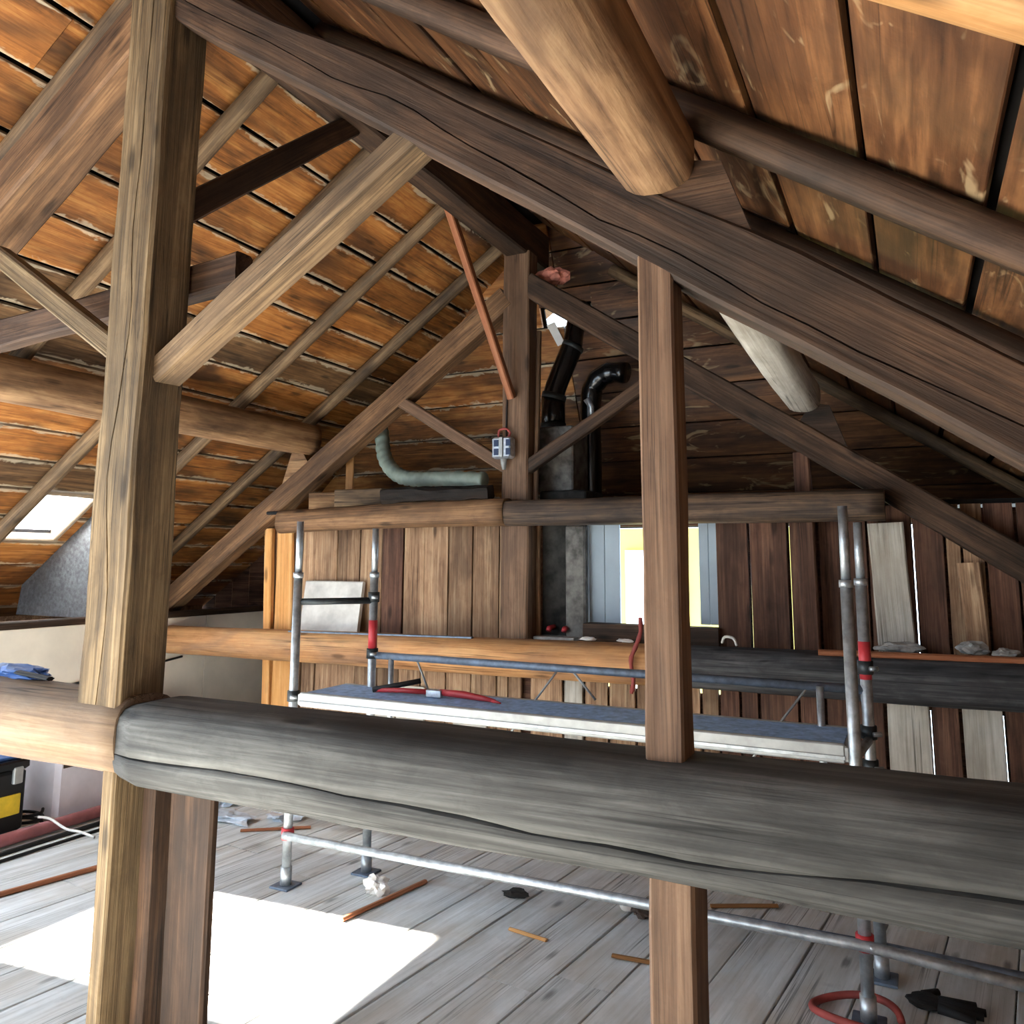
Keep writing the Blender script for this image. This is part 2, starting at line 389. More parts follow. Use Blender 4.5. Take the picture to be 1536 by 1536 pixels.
for a, b, x0, x1 in ((0, 6/9, -7, 2.5), (6/9, 7/9, -7, XR-.13), (6/9, 7/9, XR+.28, 2.5), (6.6/9, 7/9, XR-.13, XR+.28), (7/9, 1, -7, 2.5)):
    p, q = hp(a), hp(b); poly_prism('hip_underlay', [(x0, p.y, p.z), (x1, p.y, p.z), (x1, q.y, q.z), (x0, q.y, q.z)], .02, 'underlay', hip)
for x0, x1, y0 in ((-4.6, -2.315, 5.14), (-2.315, -1.955, 5.51), (-1.955, 1.4, 5.14)):     # open round the chimney
    poly_prism('eave_soffit', [(x0, y0, 2.02), (x1, y0, 2.02), (x1, 6.5, 2.02), (x0, 6.5, 2.02)], .03, 'underlay', hip)

# ------------------------------------------------------------------ floor
fl = empty('floor', (-2.4, 2.5, 0)); fl['kind'] = 'structure'; fl['label'] = 'old grey floorboards strewn with dust'
poly_prism('subfloor', [(-7, YB, -.05), (1.6, YB, -.05), (1.6, 6.5, -.05), (-7, 6.5, -.05)], -.04, 'wall', fl)
fa = math.radians(7); fd = Vector((math.sin(fa), math.cos(fa), 0)); fp = Vector((math.cos(fa), -math.sin(fa), 0))
k = 0; off = -5.6
while off < 2.2:
    w = random.uniform(.24, .31); cxo = off+w/2
    j = random.uniform(.5, 4.2)
    for a, b in ((-1.9, j-.002), (j+.002, 7.0)):
        p, q = fp*cxo+fd*a, fp*cxo+fd*b
        zz = -.014+random.uniform(-.002, .002)
        p = Vector((p.x, p.y, zz)); q = Vector((q.x, q.y, zz))
        ts = []
        # trim at the walls
        def cl(p, q):
            d = q-p; t0, t1 = 0, 1
            for ax, lo, hi in ((0, -5.56, 1.4), (1, YB, 5.12 if cxo > -4.95 else 6.42)):
                if abs(d[ax]) < 1e-6: continue
                u, v = (lo-p[ax])/d[ax], (hi-p[ax])/d[ax]
                if u > v: u, v = v, u
                t0, t1 = max(t0, u), min(t1, v)
            return (p+d*t0, p+d*t1) if t1-t0 > .03 else None
        r = cl(p, q)
        if r: beam('floor_board', r[0], r[1], w-.007, .028, 'floor', fl, seg=.5, wob=.0025, bev=.003)
    off += w

# ------------------------------------------------------------------ walls
wl = empty('wall_left', (-5.5, 3, 0)); wl['kind'] = 'structure'; wl['label'] = 'low cream wallboard lining along the left eave'
for a, b in ((YB, .6), (2.9, 3.4), (3.405, 4.1), (4.105, 5.25), (5.255, 6.4)):   # one unseen bay left out to let in extra daylight
    box('wall_panel', (-5.53, a, 0), (-5.5, b, 1.22), 'cream', wl, .003)
beam('wall_plate', (-5.56, YB, 1.245), (-5.56, 6.4, 1.245), .12, .05, 'truss', wl, wob=.003)
wr = empty('wall_right', (1.42, 2, 0)); wr['kind'] = 'structure'; wr['label'] = 'low plank lining along the right eave'
for i in range(6): box('wall_panel', (1.42, YB+i*1.12, 0), (1.45, YB+i*1.12+1.115, 1.68), 'wall', wr)
we = empty('wall_eave', (-6.75, 3, 0)); we['kind'] = 'structure'; we['label'] = 'dark outer eave behind the low wall'
for a, b in ((YB, .6), (2.9, 6.4)): box('eave_floor', (-6.77, a, .9), (-5.62, b, .94), 'wall', we); box('wall_panel', (-6.8, a, 0), (-6.77, b, 1.3), 'wall', we)  # same bay kept open for the extra daylight
box('eave_floor', (-7.4, .6, -.06), (-5.56, 2.9, -.02), 'floor', we)

# far gable wall: planks, window opening
wg = empty('wall_far', (-2.4, 5.08, 0)); wg['kind'] = 'structure'; wg['label'] = 'plank gable wall behind the far truss'
def plank(x0, x1, z0, z1, mat, dy=0, lean=0):
    c = (x0+x1)/2
    return beam('plank', (c, 5.095+dy, z0), (c+lean, 5.095+dy, z1), (x1-x0)-.008, .026, mat, wg, up=(0,1,0), seg=.2, wob=.004, bev=.002)
ups = [-4.66, -4.548, -4.331, -4.199, -3.985, -3.772, -3.571, -3.382, -3.197, -2.995, -2.80, -2.589, -2.275]
for a, b in zip(ups, ups[1:]):
    top = min(2.02, zl(b)-.15)
    plank(a, b, 1.05, top, random.choice(('wall', 'wall', 'wall')) if a < -3.6 else random.choice(('wall', 'wall_red')), random.uniform(-.006, .006))
for a, b, m in ((-1.088, -.893, 'wall_red'), (-.885, -.665, 'wall_red'), (-.655, -.50, 'wall_red'), (-.492, -.377, 'wall_red'), (-.367, -.232, 'wall_red'), (-.228, .0, 'wall_red'), (.008, .159, 'wall_red'), (.165, .24, 'wall'), (.245, .349, 'wall'), (.355, .50, 'wall_red'), (.505, .7, 'wall_red'), (.705, .95, 'wall_red'), (.955, 1.2, 'wall_red'), (1.205, 1.42, 'wall_red')):
    plank(a, b, 1.05, min(2.02, zr_(a)-.1), m, random.uniform(-.008, .004))
lows = [-4.66, -4.56, -4.30, -4.17, -3.795, -3.59, -3.403, -3.215, -3.005, -2.80, -2.599, -2.513, -2.408]
for a, b in zip(lows, lows[1:]): plank(a, b, 0, 1.05, 'wall_pale' if (-3.6 < a < -3.1 and random.random() < .0) else 'wall', random.uniform(-.008, .004))
for a, b, m in ((-2.343, -2.112, 'wall'), (-2.105, -1.971, 'wall_pale'), (-1.955, -1.80, 'wall'), (-1.795, -1.62, 'wall'), (-1.61, -1.42, 'wall'), (-1.41, -1.208, 'wall'), (-1.20, -1.096, 'wall'), (-1.09, -.971, 'wall_red'), (-.965, -.863, 'wall_red'), (-.855, -.64, 'wall_red'), (-.632, -.496, 'wall_red'), (-.49, -.355, 'wall_red'), (-.347, -.19, 'wall_red'), (-.178, .035, 'wall_pale'), (.043, .178, 'wall_red'), (.186, .377, 'wall_pale'), (.385, .56, 'wall_red'), (.565, .8, 'wall_red'), (.805, 1.1, 'wall_red'), (1.105, 1.42, 'wall_red')):
    plank(a, b, 0, 1.05, m, random.uniform(-.008, .004))
for a, b in ((-3.6, -3.41), (-3.39, -3.16), (-2.92, -2.66)):        # short bleached boards nailed low on the wall
    box('patch_board', (a, 5.045, .38), (b, 5.07, .80+random.uniform(-.04,.04)), 'wall_pale', wg)
for a, b, z0, z1 in ((-4.66, -2.28, .9, 2.0), (-1.07, -.891, .9, 2.0), (-.887, -.66, .9, 2.0), (-.657, -.373, .9, 2.0), (-.369, .003, .9, 2.0), (.008, 1.42, .9, 2.0), (-4.66, .038, 0, .9), (.041, .380, 0, .9), (.383, 1.42, 0, .9)):
    box('light_stop_board', (a, 5.125, z0), (b, 5.14, z1), 'wall_red', wg)  # added behind the planks to block daylight, thin slits left open
box('window_sill', (-1.95, 5.03, 1.12), (-1.075, 5.16, 1.30), 'truss', wg)
box('window_jamb', (-1.09, 5.10, 1.2), (-1.06, 5.2, 2.02), 'wall_red', wg)
for x0, x1 in ((-6.9, -5.76), (-2.27, -1.96), (1.43, 1.6)):
    pass
wn = empty('wall_nook', (-5.6, 6.43, 0)); wn['kind'] = 'structure'; wn['label'] = 'dark plank end of the nook behind the far truss'
for i in range(10): box('plank', (-6.85+i*.228, 6.43, 0), (-6.85+i*.228+.222, 6.46, 2.04), 'wall_red', wn)
for i in range(6): box('plank', (-4.63, 5.12+i*.22, 0), (-4.60, 5.12+i*.22+.218, 2.06), 'wall_red', wn)
# rear wall, unseen; an opening is added at its left for daylight
wb = empty('wall_rear', (.3, YB, 0)); wb['kind'] = 'structure'; wb['label'] = 'rear plank wall beside an added opening for daylight'
for i in range(19): box('plank', (-3.15+i*.24, YB-.03, 0), (-3.15+i*.24+.235, YB, min(zl(-3.15+i*.24), zr_(-3.15+i*.24+.24))-.03), 'wall', wb)

# ------------------------------------------------------------------ near truss
kp = beam('king_post', (-2.435, 1.967, 1.22), (-2.425, 1.967, 3.855), .205, .19, 'post', up=(0,1,0), wob=.009, bev=.012,
     crack=('-z', [(0, .0), (.4, .005), (.8, -.03), (1.3, .03), (1.7, .01), (2.1, .02), (2.7, .03)], .03, .004))
tag(kp, 'tall weathered king post standing on the near tie log, split along its face', 'post')
rf = beam('truss_rafter', (-2.36, 1.9675, 3.8145), (.95, 1.9675, 1.505), .135, .196, 'truss', wob=.008, bev=.01,
     hs=[(q-.122, h) for q, h in ((0,.07), (.7,.05), (1.2,.077), (1.6,.069), (2.0,.072), (2.3,.080), (2.6,.098), (3.25,.074), (4.2,.075))],
     crack=('-y', [(q-.122, h) for q, h in ((0,-.02), (.35,-.03), (.73,-.02), (1.15,-.04), (1.4,-.003), (1.7,-.03), (1.94,-.04), (2.18,-.055), (2.39,-.035), (2.76,-.05), (3.0,-.055), (3.25,-.04), (4.2,-.04))], .035, .004))
tag(rf, 'long dark truss rafter with a wavy split, resting on the reddish post', 'rafter')
lf = beam('truss_rafter', (-5.75, 2.0, 1.545), (-2.505, 2.0, 3.745), .2, .19, 'truss_l', wob=.008, bev=.012, bow=(0,.01))
tag(lf, 'thick truss rafter falling left from the head of the tall king post', 'rafter')
br = beam('brace', (-2.36, 1.985, 2.345), (-1.305, 1.985, 2.982), .13, .085, 'pole', wob=.006, bev=.012)
tag(br, 'stout pale brace rising from tall king post to the long split rafter', 'brace')
b2 = beam('brace', (-3.32, 1.95, 2.94), (-2.50, 1.95, 2.415), .07, .08, 'post', wob=.004)
tag(b2, 'grey plank brace between tall king post and the thick left rafter', 'brace')
b3 = beam('brace', (XR-.02, 2.05, 2.99), (XR-.02, 3.06, 3.86), .06, .105, 'truss', wob=.004)
tag(b3, 'dark brown brace running from tall king post up to the ridge beam', 'brace')
b4 = beam('collar_piece', (-3.95, 2.11, 2.66), (-2.12, 2.11, 2.745), .08, .12, 'truss', wob=.01, bow=(0,-.02))
tag(b4, 'curved timber nailed level across the back of tall king post', 'beam')
rb = beam('ridge_beam', (XR, YB+.1, 3.965), (XR, 5.3, 3.965), .17, .26, 'truss', wob=.008, bev=.012)
tag(rb, 'ridge beam running along the roof top between both king posts', 'beam')
pr = beam('post', (-.538, 1.95, 1.20), (-.540, 1.955, 2.437), .09, .1, 'postr', up=(0,1,0), wob=.004, bev=.006, slanty=(0,-.6977))
tag(pr, 'slim reddish brown post standing on the near log under the split rafter', 'post')
nl = log('tie_log', (-2.318, 1.975, 1.115), (1.36, 1.975, 1.115), .135, .143, 'grey', N=30, wob=.05, sq=.5, endround=.12,
     crack=([(0, math.pi+.25), (.6, math.pi+.2), (1.0, math.pi+.28), (1.5, math.pi+.38), (1.9, math.pi+.42), (2.4, math.pi+.22), (3.7, math.pi+.15)], .055, .03))
tag(nl, 'thick grey hewn log across the attic with a long drying crack', 'log')
nl2 = log('tie_log', (-5.5, 1.975, 1.13), (-2.31, 1.975, 1.13), .135, .128, 'pale_log', N=26, wob=.05, sq=.15)
tag(nl2, 'paler brown round log butted against the cracked grey log', 'log')
lp1 = beam('post', (-2.383, 1.965, 0), (-2.383, 1.965, 1.03), .062, .13, 'post', up=(0,1,0), wob=.004)
tag(lp1, 'narrow stud with a pale edge under the joint of the near logs', 'post')
lp2 = beam('post', (-2.31, 2.045, 0), (-2.31, 2.045, 1.02), 0.058, .09, 'truss', up=(0,1,0), wob=.004)
tag(lp2, 'dark middle stud under the joint of the near logs', 'post')
lp3 = beam('board', (-2.16, 2.06, 0), (-2.165, 2.06, 1.0), .185, .035, 'truss', up=(0,1,0), wob=.004)
tag(lp3, 'wide upright dark board beside two studs under the near log', 'board')
lp4 = beam('post', (-.532, 1.965, 0), (-.530, 1.965, 1.02), .106, .125, 'postr', up=(0,1,0), wob=.004)
tag(lp4, 'reddish brown post under the cracked grey log', 'post')

# ------------------------------------------------------------------ far truss
k2 = beam('king_post', (-2.40, 5.0, 1.155), (-2.39, 5.0, 3.855), .2, .15, 'postr', up=(0,1,0), wob=.007, bev=.01)
tag(k2, 'far king post in front of the plank gable wall', 'post')
r2 = beam('truss_rafter', (-2.32, 5.0, 3.62), (.98, 5.0, 1.37), .15, .16, 'truss', wob=.008, bev=.01, bow=(0,.01))
tag(r2, 'far truss rafter falling right above the scaffold poles', 'rafter')
r3 = beam('truss_rafter', (-5.78, 5.0, 1.265), (-2.475, 5.0, 3.548), .15, .17, 'truss_l', wob=.008, bev=.01)
tag(r3, 'far truss rafter falling left past the corrugated hose to the cream wall', 'rafter')
g1 = beam('brace', (-3.365, 4.97, 2.872), (-2.47, 4.97, 2.331), .07, .085, 'postr', wob=.004); tag(g1, 'slim brace from far king post to the left-falling far rafter, over the hose', 'brace')
g2 = beam('brace', (-2.32, 4.97, 2.325), (-1.40, 4.97, 2.869), .07, .085, 'truss', wob=.004); tag(g2, 'slim brace from far king post towards the black flue pipes', 'brace')
g3 = beam('post', (-.538, 4.99, 1.15), (-.552, 4.99, 2.335), .09, .09, 'wall_red', up=(0,1,0), wob=.004); tag(g3, 'thin dark stud on the charred log beside the scaffold poles', 'post')
c1 = log('collar_log', (-4.33, 4.84, 1.985), (-2.40, 4.84, 2.02), .088, .092, 'truss_l', wob=.09, sq=.2, bow=(0,.01)); tag(c1, 'brown collar log carrying timber offcuts and the grey hose', 'log')
c2 = log('collar_log', (-2.40, 4.84, 2.01), (-.12, 4.84, 2.01), 0.085, .088, 'collar_d', wob=.09, sq=.2); tag(c2, 'dark collar log over the bright gable window', 'log')
l1 = log('tie_log', (-5.49, 4.88, 1.05), (-1.30, 4.88, 1.085), .112, .122, 'orange_log', wob=.06, N=24, sq=.1); tag(l1, 'orange brown tie log along the foot of the far king post', 'log')
l2 = log('tie_log', (-1.30, 4.88, 1.085), (1.38, 4.88, 1.095), .122, .132, 'black_log', wob=.05, N=24, sq=.2); tag(l2, 'charred tie log behind the scaffold poles', 'log')

# purlins and cleats
p1 = log('purlin', (XR+1.86, YB+.1, 2.715), (XR+1.86, 1.99, 2.715), .10, .098, 'purlin', wob=.08, sq=.25, endround=.25, N=26); tag(p1, 'lit overhead purlin log ending on the long split rafter', 'purlin')
p1b = log('purlin', (XR+1.86, 2.0, 2.70), (XR+1.86, 5.02, 2.66), .085, .10, 'pole', wob=.08, sq=.2, endround=.25, N=24); p1b.data.materials[0] = M['wall_pale']; tag(p1b, 'silvery purlin log reaching the right-falling far rafter', 'purlin')
p2 = log('purlin', (XR-1.89, YB+.1, 2.64), (XR-1.89, 5.04, 2.64), .12, .125, 'purlin', wob=.09, sq=.15, N=26); tag(p2, 'round purlin log under the left orange boards', 'purlin')
def cleat(x, z, y0, y1, s, label, mat):
    # wedge block nailed on a rafter below a purlin
    a = Vector((x, y0, z)); d = Vector((s*CS, 0, -SN)); n = Vector((s*SN, 0, CS))
    pts = [a, a+d*.30, a+d*.09+n*.155, a+n*.12]
    if s > 0: pts = pts[::-1]
    pts = [p+Vector((0, y1-y0 if s > 0 else 0, 0)) for p in pts]
    o = poly_prism('cleat', pts, -(y1-y0) if s > 0 else (y1-y0), mat)
    tag(o, label, 'cleat', 'wedge cleats below the purlins'); return o
cleat(-.53, 2.60, 1.91, 2.03, 1, 'wedge cleat holding the overhead purlin on the split rafter', 'truss')
cleat(-.545, 2.52, 4.93, 5.05, 1, 'wedge cleat under the silvery purlin on the far rafter', 'truss')
cleat(-4.19, 2.455, 4.93, 5.05, -1, 'wedge cleat under the round left purlin on the far rafter', 'purlin')

# common rafters: round poles on the purlins
def pole(side, y, r, label, mat='pole', x0=None, x1=None, dy=0):
    zr = 4.175 if r < .055 else 4.165
    if side == 'left': a, b = (x0 or -6.45, y, zl(x0 or -6.45, zr)), (x1 or XR-.03, y+dy, zl(x1 or XR-.03, zr))
    else: a, b = (x1 or XR+.03, y, zr_(x1 or XR+.03, zr)), (1.5, y+dy, zr_(1.5, zr))
    o = log('pole_rafter', a, b, r, r*.9, mat, N=14, wob=.08, sq=.1, seg=.14); tag(o, label, 'rafter', 'pole rafters under the roof boards'); return o
pole('left', 2.73, .05, 'pole rafter crossing orange boards above the dark ridge brace', x0=-4.8)
o = pole('left', 3.54, .05, 'pole rafter passing beside the bright skylight')
pole('left', 4.35, .05, 'pole rafter meeting the ridge beside the reddish batten')
pole('left', 5.14, .05, 'pole rafter running close above the far left rafter')
pole('left', 2.02, .05, 'pole rafter directly above the thick left truss rafter', 'pole')
pole('right', 1.10, .06, 'golden pale pole rafter overhead, nearest the added rear opening', 'golden')
pole('right', 1.95, .052, 'dark pole rafter crossing brown boards over the wedge cleat', 'truss')
pole('right', 2.75, .05, 'pole rafter hidden close behind the long split rafter', 'truss')
pole('right', 3.55, .05, 'pole rafter over the middle of the scaffold deck', 'truss')
pole('right', 4.35, .05, 'pole rafter just before the far truss on the right slope', 'truss')
pole('right', 5.45, .045, 'pale pole rafter beyond the far truss on the right slope', 'pole', dy=.05, x1=XR+.52)
pole('left', 5.75, .04, 'pole rafter beyond the far truss on the left slope', 'pole', x1=XR-1.25)

# ------------------------------------------------------------------ skylights
def skylight(name, y0, y1, xa, xb, label, pane):
    root = empty(name, (xa, (y0+y1)/2, zl(xa))); root['kind'] = 'structure'; root['label'] = label
    n = Vector((-SN, 0, CS)); d = Vector((CS, 0, SN))
    A = Vector((xa, 0, zl(xa))); L = (xb-xa)/CS; t = .04
    def pt(s, y, h): return A+d*s+Vector((0, y, 0))+n*h
    beam('window_frame', pt(t/2, y0, .05), pt(t/2, y1, .05), t, .11, 'frame', root, up=n, wob=0)
    beam('window_frame', pt(L-t/2, y0, .05), pt(L-t/2, y1, .05), t, .11, 'frame', root, up=n, wob=0)
    for y in (y0+t/2, y1-t/2): beam('window_frame', pt(t, y, .05), pt(L-t, y, .05), t, .11, 'frame', root, up=n, wob=0)
    if pane: beam('window_pane', pt(L/2, y0+t, .09), pt(L/2, y1-t, .09), L-2*t, .006, 'pane', root, up=n, wob=0, bev=.001)
    return root
skylight('window_1', 3.62, 4.08, -5.895, -5.40, 'small bright skylight with a wooden frame in left roof', True)
skylight('window_2', 2.02, 3.0, -5.895, -4.905, 'open skylight that lets the sun fall on the floor', False)
skylight('added_light_bay', -1.55, 1.2, -6.39, -4.1625, 'unseen bay added in the rear of the left roof for daylight', False)  # out of view, added to flood the attic with sky light
ck = poly_prism('membrane_sheet', [(-5.50, 4.16, 2.085), (-6.36, 4.16, 1.49), (-6.40, 4.16, 1.26), (-5.50, 4.16, 1.26)], .008, 'sheet')
tag(ck, 'dusty grey sheet hanging beside the small skylight', 'sheet')

# ------------------------------------------------------------------ window view
sh = empty('window_shutter', (-1.94, 5.2, 1.3)); tag(sh, 'blue grey shutter leaf standing open in the gable window', 'shutter')
box('shutter_board', (-1.955, 5.17, 1.28), (-1.845, 5.195, 2.0), 'shutter', sh); box('shutter_board', (-1.842, 5.17, 1.28), (-1.74, 5.195, 2.0), 'shutter', sh)
sh2 = empty('window_shutter', (-1.15, 5.2, 1.3)); tag(sh2, 'light blue shutter leaf at the window side by the red-brown planks', 'shutter')
box('shutter_board', (-1.215, 5.17, 1.31), (-1.155, 5.195, 2.0), 'shutter', sh2); box('shutter_board', (-1.152, 5.17, 1.31), (-1.08, 5.195, 2.0), 'shutter', sh2)
nh = empty('neighbour_house', (-2.0, 11, -6)); tag(nh, 'pale yellow rendered house seen through the gable window', 'house')
box('house_wall', (-5.6, 11, -6), (-1.0, 15, 3.4), 'facade', nh); box('cornice', (-5.7, 10.5, 2.15), (-.9, 11.0, 2.4), 'facade_w', nh); box('window_frame', (-3.6, 10.94, -.4), (-2.75, 11.0, 1.85), 'facade_w', nh); box('roof', (-5.9, 10.2, 3.4), (-.7, 15.3, 3.7), 'lath', nh)  # overhanging roof is out of view, added to shade the facade

# ------------------------------------------------------------------ chimney, flue
ch = empty('chimney', (-2.12, 5.3, 0)); tag(ch, 'soot-blackened masonry chimney beside the gable window', 'chimney')
box('stack', (-2.31, 5.145, 0), (-1.965, 5.5, 2.18), 'chim', ch, .01)
box('stack_corner', (-2.095, 5.09, 1.18), (-1.955, 5.15, 1.94), 'chimg', ch, .012)
box('stack_head', (-2.36, 5.2, 2.18), (-2.08, 5.5, 2.64), 'chimg', ch, .01)
for x in (-2.20, -2.09):
    tube('soot_door_knob', [(x, 5.15, 1.26), (x, 5.06, 1.255), (x, 5.05, 1.24)], .018, 'redp', ch)
box('ash_ledge', (-2.29, 5.0, 1.185), (-2.0, 5.15, 1.205), 'rubble', ch)
fp_ = empty('flue_pipe', (-2.3, 5.42, 2.64)); tag(fp_, 'glossy black flue pipe rising from the chimney head', 'pipe')
tube('pipe', [(-2.32, 5.42, 2.62), (-2.32, 5.42, 2.90)], .088, 'black', fp_, 24)
tube('pipe', [(-2.32, 5.42, 2.88), (-2.30, 5.43, 2.98), (-2.22, 5.45, 3.18), (-2.18, 5.46, 3.28)], .08, 'black', fp_, 24, 4)
tube('pipe', [(-2.18, 5.46, 3.27), (-2.175, 5.49, 3.40), (-2.18, 5.58, 3.55), (-2.19, 5.75, 3.68), (-2.19, 5.95, 3.78)], .072, 'black', fp_, 24, 4)
for c, a, r in (((-2.32, 5.42, 2.88), (-2.31, 5.422, 2.92), .092), ((-2.185, 5.458, 3.26), (-2.17, 5.462, 3.29), .084), ((-2.32, 5.42, 2.66), (-2.32, 5.42, 2.70), .094)):
    tube('collar_ring', [c, a], r, 'galv_d', fp_, 24)
fq = empty('flue_elbow', (-2.12, 5.6, 2.6)); tag(fq, 'second black pipe with a ribbed elbow behind the flue pipe', 'pipe')
tube('pipe', [(-2.10, 5.62, 2.03), (-2.10, 5.62, 2.85), (-2.05, 5.60, 3.02), (-1.93, 5.58, 3.08), (-1.80, 5.56, 3.06)], .075, 'black', fq, 20, 5, rib=.07)
tube('tap', [(-2.02, 5.42, 2.66), (-2.02, 5.42, 2.80), (-2.05, 5.40, 2.86)], [.014, .02, .026], 'galv', fq, 12)
fl_ = poly_prism('white_flap', [(-2.49, 5.70, 3.545), (-2.42, 5.76, 3.38), (-2.36, 5.75, 3.40), (-2.42, 5.69, 3.56)], .01, 'paper'); tag(fl_, 'small white flap of sheeting beside the flue pipe', 'sheeting')
pk = lump('insulation_scrap', (-2.18, 5.05, 3.675), (.11, .05, .07), 'pink', 3, amp=.6); tag(pk, 'salmon pink scrap stuffed under the ridge above the flue', 'insulation')

# ------------------------------------------------------------------ scaffold
sc = empty('scaffold', (-1.65, 3.7, 0)); tag(sc, 'steel pole scaffold with a blue work deck before the gable wall', 'scaffold')
A, B, C, D = (-3.057, 3.56), (-2.79, 3.9), (-.245, 3.54), (-.212, 3.92)
for (x, y), top, m in ((A, 1.91, 'galv'), (B, 1.88, 'galv'), (C, 1.925, 'galv'), (D, 1.875, 'galv')):
    st = tube('standard', [(x, y, .02), (x, y, 1.62)], .024, m, sc, 14)
    sp = tube('spigot', [(x, y, 1.62), (x, y, top)], .019, 'galv', sc, 14)
    tube('sleeve_ring', [(x, y, 1.60), (x, y, 1.63)], .028, 'galv', sc, 14)
    box('base_plate', (x-.06, y-.06, 0), (x+.06, y+.06, .012), 'bluegrey', sc)
    tube('base_jack', [(x, y, .0), (x, y, .1)], .03, 'galv', sc, 14)
for (x, y) in (B, D): tube('red_band', [(x, y, 1.20), (x, y, 1.36)], .0255, 'redp', sc, 14)
dk = empty('deck', (0,0,0)); dk.parent = sc; dk.location = Vector((-1.63, 3.73, .99))-Vector(sc.location)
def dbox(n, lo, hi, m, bev=.003):
    o = box(n, lo, hi, m, None, bev); o.parent = dk; o.matrix_basis = Matrix.Translation(Vector(o.matrix_basis.translation)-Vector((-1.63, 3.73, .99))); return o
dbox('deck_panel', (-2.98, 3.545, .965), (-.285, 3.905, .992), 'deck')
dbox('edge_rail', (-2.985, 3.52, .925), (-.28, 3.548, .998), 'alu', .006); dbox('edge_rail', (-2.985, 3.90, .925), (-.28, 3.925, .995), 'alu', .006)
dbox('edge_rail', (-2.985, 3.515, .94), (-.28, 3.522, .955), 'galv', .002)
dbox('end_rail', (-3.0, 3.525, .93), (-2.975, 3.92, .99), 'alu', .006); dbox('end_rail', (-.29, 3.525, .93), (-.265, 3.92, .99), 'alu', .006)
for i in range(5):
    box_x = -2.7+i*.55
    dbox('cross_rib', (box_x, 3.55, .93), (box_x+.04, 3.9, .966), 'alu')
tube('rung', [(A[0], A[1], 1.47), (B[0], B[1], 1.47)], .019, 'galv_d', sc); tube('rung', [(C[0], C[1], .95), (D[0], D[1], .95)], .019, 'galv', sc); tube('rung', [(A[0], A[1], .95), (B[0], B[1], .95)], .019, 'galv', sc)
tube('rung', [(A[0], A[1], .4), (B[0], B[1], .4)], .019, 'galv', sc)
tube('guard_rail', [(B[0]+.01, B[1], 1.165), (D[0], D[1], 1.155)], .02, 'bluegrey', sc)
tube('ledger', [(A[0], A[1]-.03, .262), (C[0], C[1]-.03, .282), (.75, C[1]-.05, .235)], .021, 'galv', sc)
tube('ledger', [(B[0], B[1]+.03, .1), (D[0], D[1]+.03, .11), (.75, D[1]+.05, .08)], .024, 'bluegrey', sc)
for x in (-2.66, -.40): tube('guard_post', [(x, 3.9, .62), (x, 3.9, 1.16)], .016, 'galv', sc)
for a, b in (((-1.82, 3.91, .94), (-1.66, 3.91, 1.14)), ((-.78, 3.91, .72), (-.46, 3.91, 1.14)), ((-1.45, 3.91, 1.02), (-1.58, 3.91, 1.16)), ((-2.42, 3.91, 1.0), (-2.5, 3.91, 1.16)), ((-2.0, 3.91, .72), (-1.82, 3.91, .94))):
    tube('diagonal_tie', [a, b], .006, 'alu', sc, 6)
for (x, y), z in ((B, 1.175), (D, 1.25), (D, .98), (C, .285), (A, .265), (D, .84), (B, 1.49), (A, .97)):
    cp = tube('coupler', [(x, y, z-.028), (x, y, z+.028)], .033, 'galv_d' if z > .5 else 'redp', sc, 10)
    tube('coupler_bolt', [(x+.02, y-.05, z), (x+.05, y-.03, z)], .01, 'galv', sc, 8)

# bolt cutter on the deck
bc = empty('bolt_cutter', (-2.3, 3.75, .995)); tag(bc, 'red-handled bolt cutter lying on the blue deck', 'tool')
tube('handle', [(-2.62, 3.70, 1.012), (-2.45, 3.715, 1.02), (-2.3, 3.73, 1.02)], [.011, .013, .014], 'redp', bc, 10)
tube('handle', [(-2.24, 3.74, 1.022), (-2.1, 3.74, 1.02), (-1.98, 3.72, 1.014), (-1.90, 3.70, 1.01)], [.016, .019, .014, .008], 'redp', bc, 10)
box('pivot_plate', (-2.315, 3.715, .997), (-2.225, 3.765, 1.034), 'silver', bc)
tube('handle_grip', [(-2.63, 3.69, 1.014), (-2.5, 3.75, 1.04), (-2.40, 3.80, 1.062)], .014, 'blackm', bc, 10)
tube('jaw', [(-1.92, 3.705, 1.01), (-1.86, 3.68, 1.006)], [.01, .004], 'redp', bc, 8)

# ------------------------------------------------------------------ small things at the far wall
ip = beam('insulation_board', (-4.24, 5.015, 1.335), (-3.70, 5.015, 1.335), .035, .41, 'board_w', up=(0,.15,1), wob=.003); tag(ip, 'whitish insulation board leaning on planks above the orange tie log', 'board')
s1 = beam('stud', (-4.565, 5.035, 0), (-4.635, 5.035, 1.945), .075, .05, 'new', up=(0,1,0), wob=.002); tag(s1, 'slim fresh orange stud nearest the cream wall', 'stud')
s2 = beam('stud', (-4.41, 5.035, 0), (-4.47, 5.035, 2.03), .19, .05, 'new', up=(0,1,0), wob=.002, taper=(1.15,.75)); tag(s2, 'broad fresh orange stud by the end of the brown collar log', 'stud')
s3 = beam('bracket', (-4.54, 4.905, 2.06), (-4.40, 4.905, 2.06), .045, .025, 'blackm', wob=0); tag(s3, 'small black bracket on the far rafter above the broad orange stud', 'bracket')
ms = beam('metal_strip', (-4.22, 4.84, 1.168), (-2.66, 4.84, 1.192), .03, .012, 'bluegrey', wob=0, bev=.002); tag(ms, 'thin pale blue strip lying along the orange tie log', 'strip')
bt = beam('batten', (-2.40, 4.89, 2.80), (-2.575, 4.28, 3.99), .06, .05, 'lath', up=(1,0,0), wob=.003); tag(bt, 'reddish batten leaning from far king post to the left roof', 'batten')
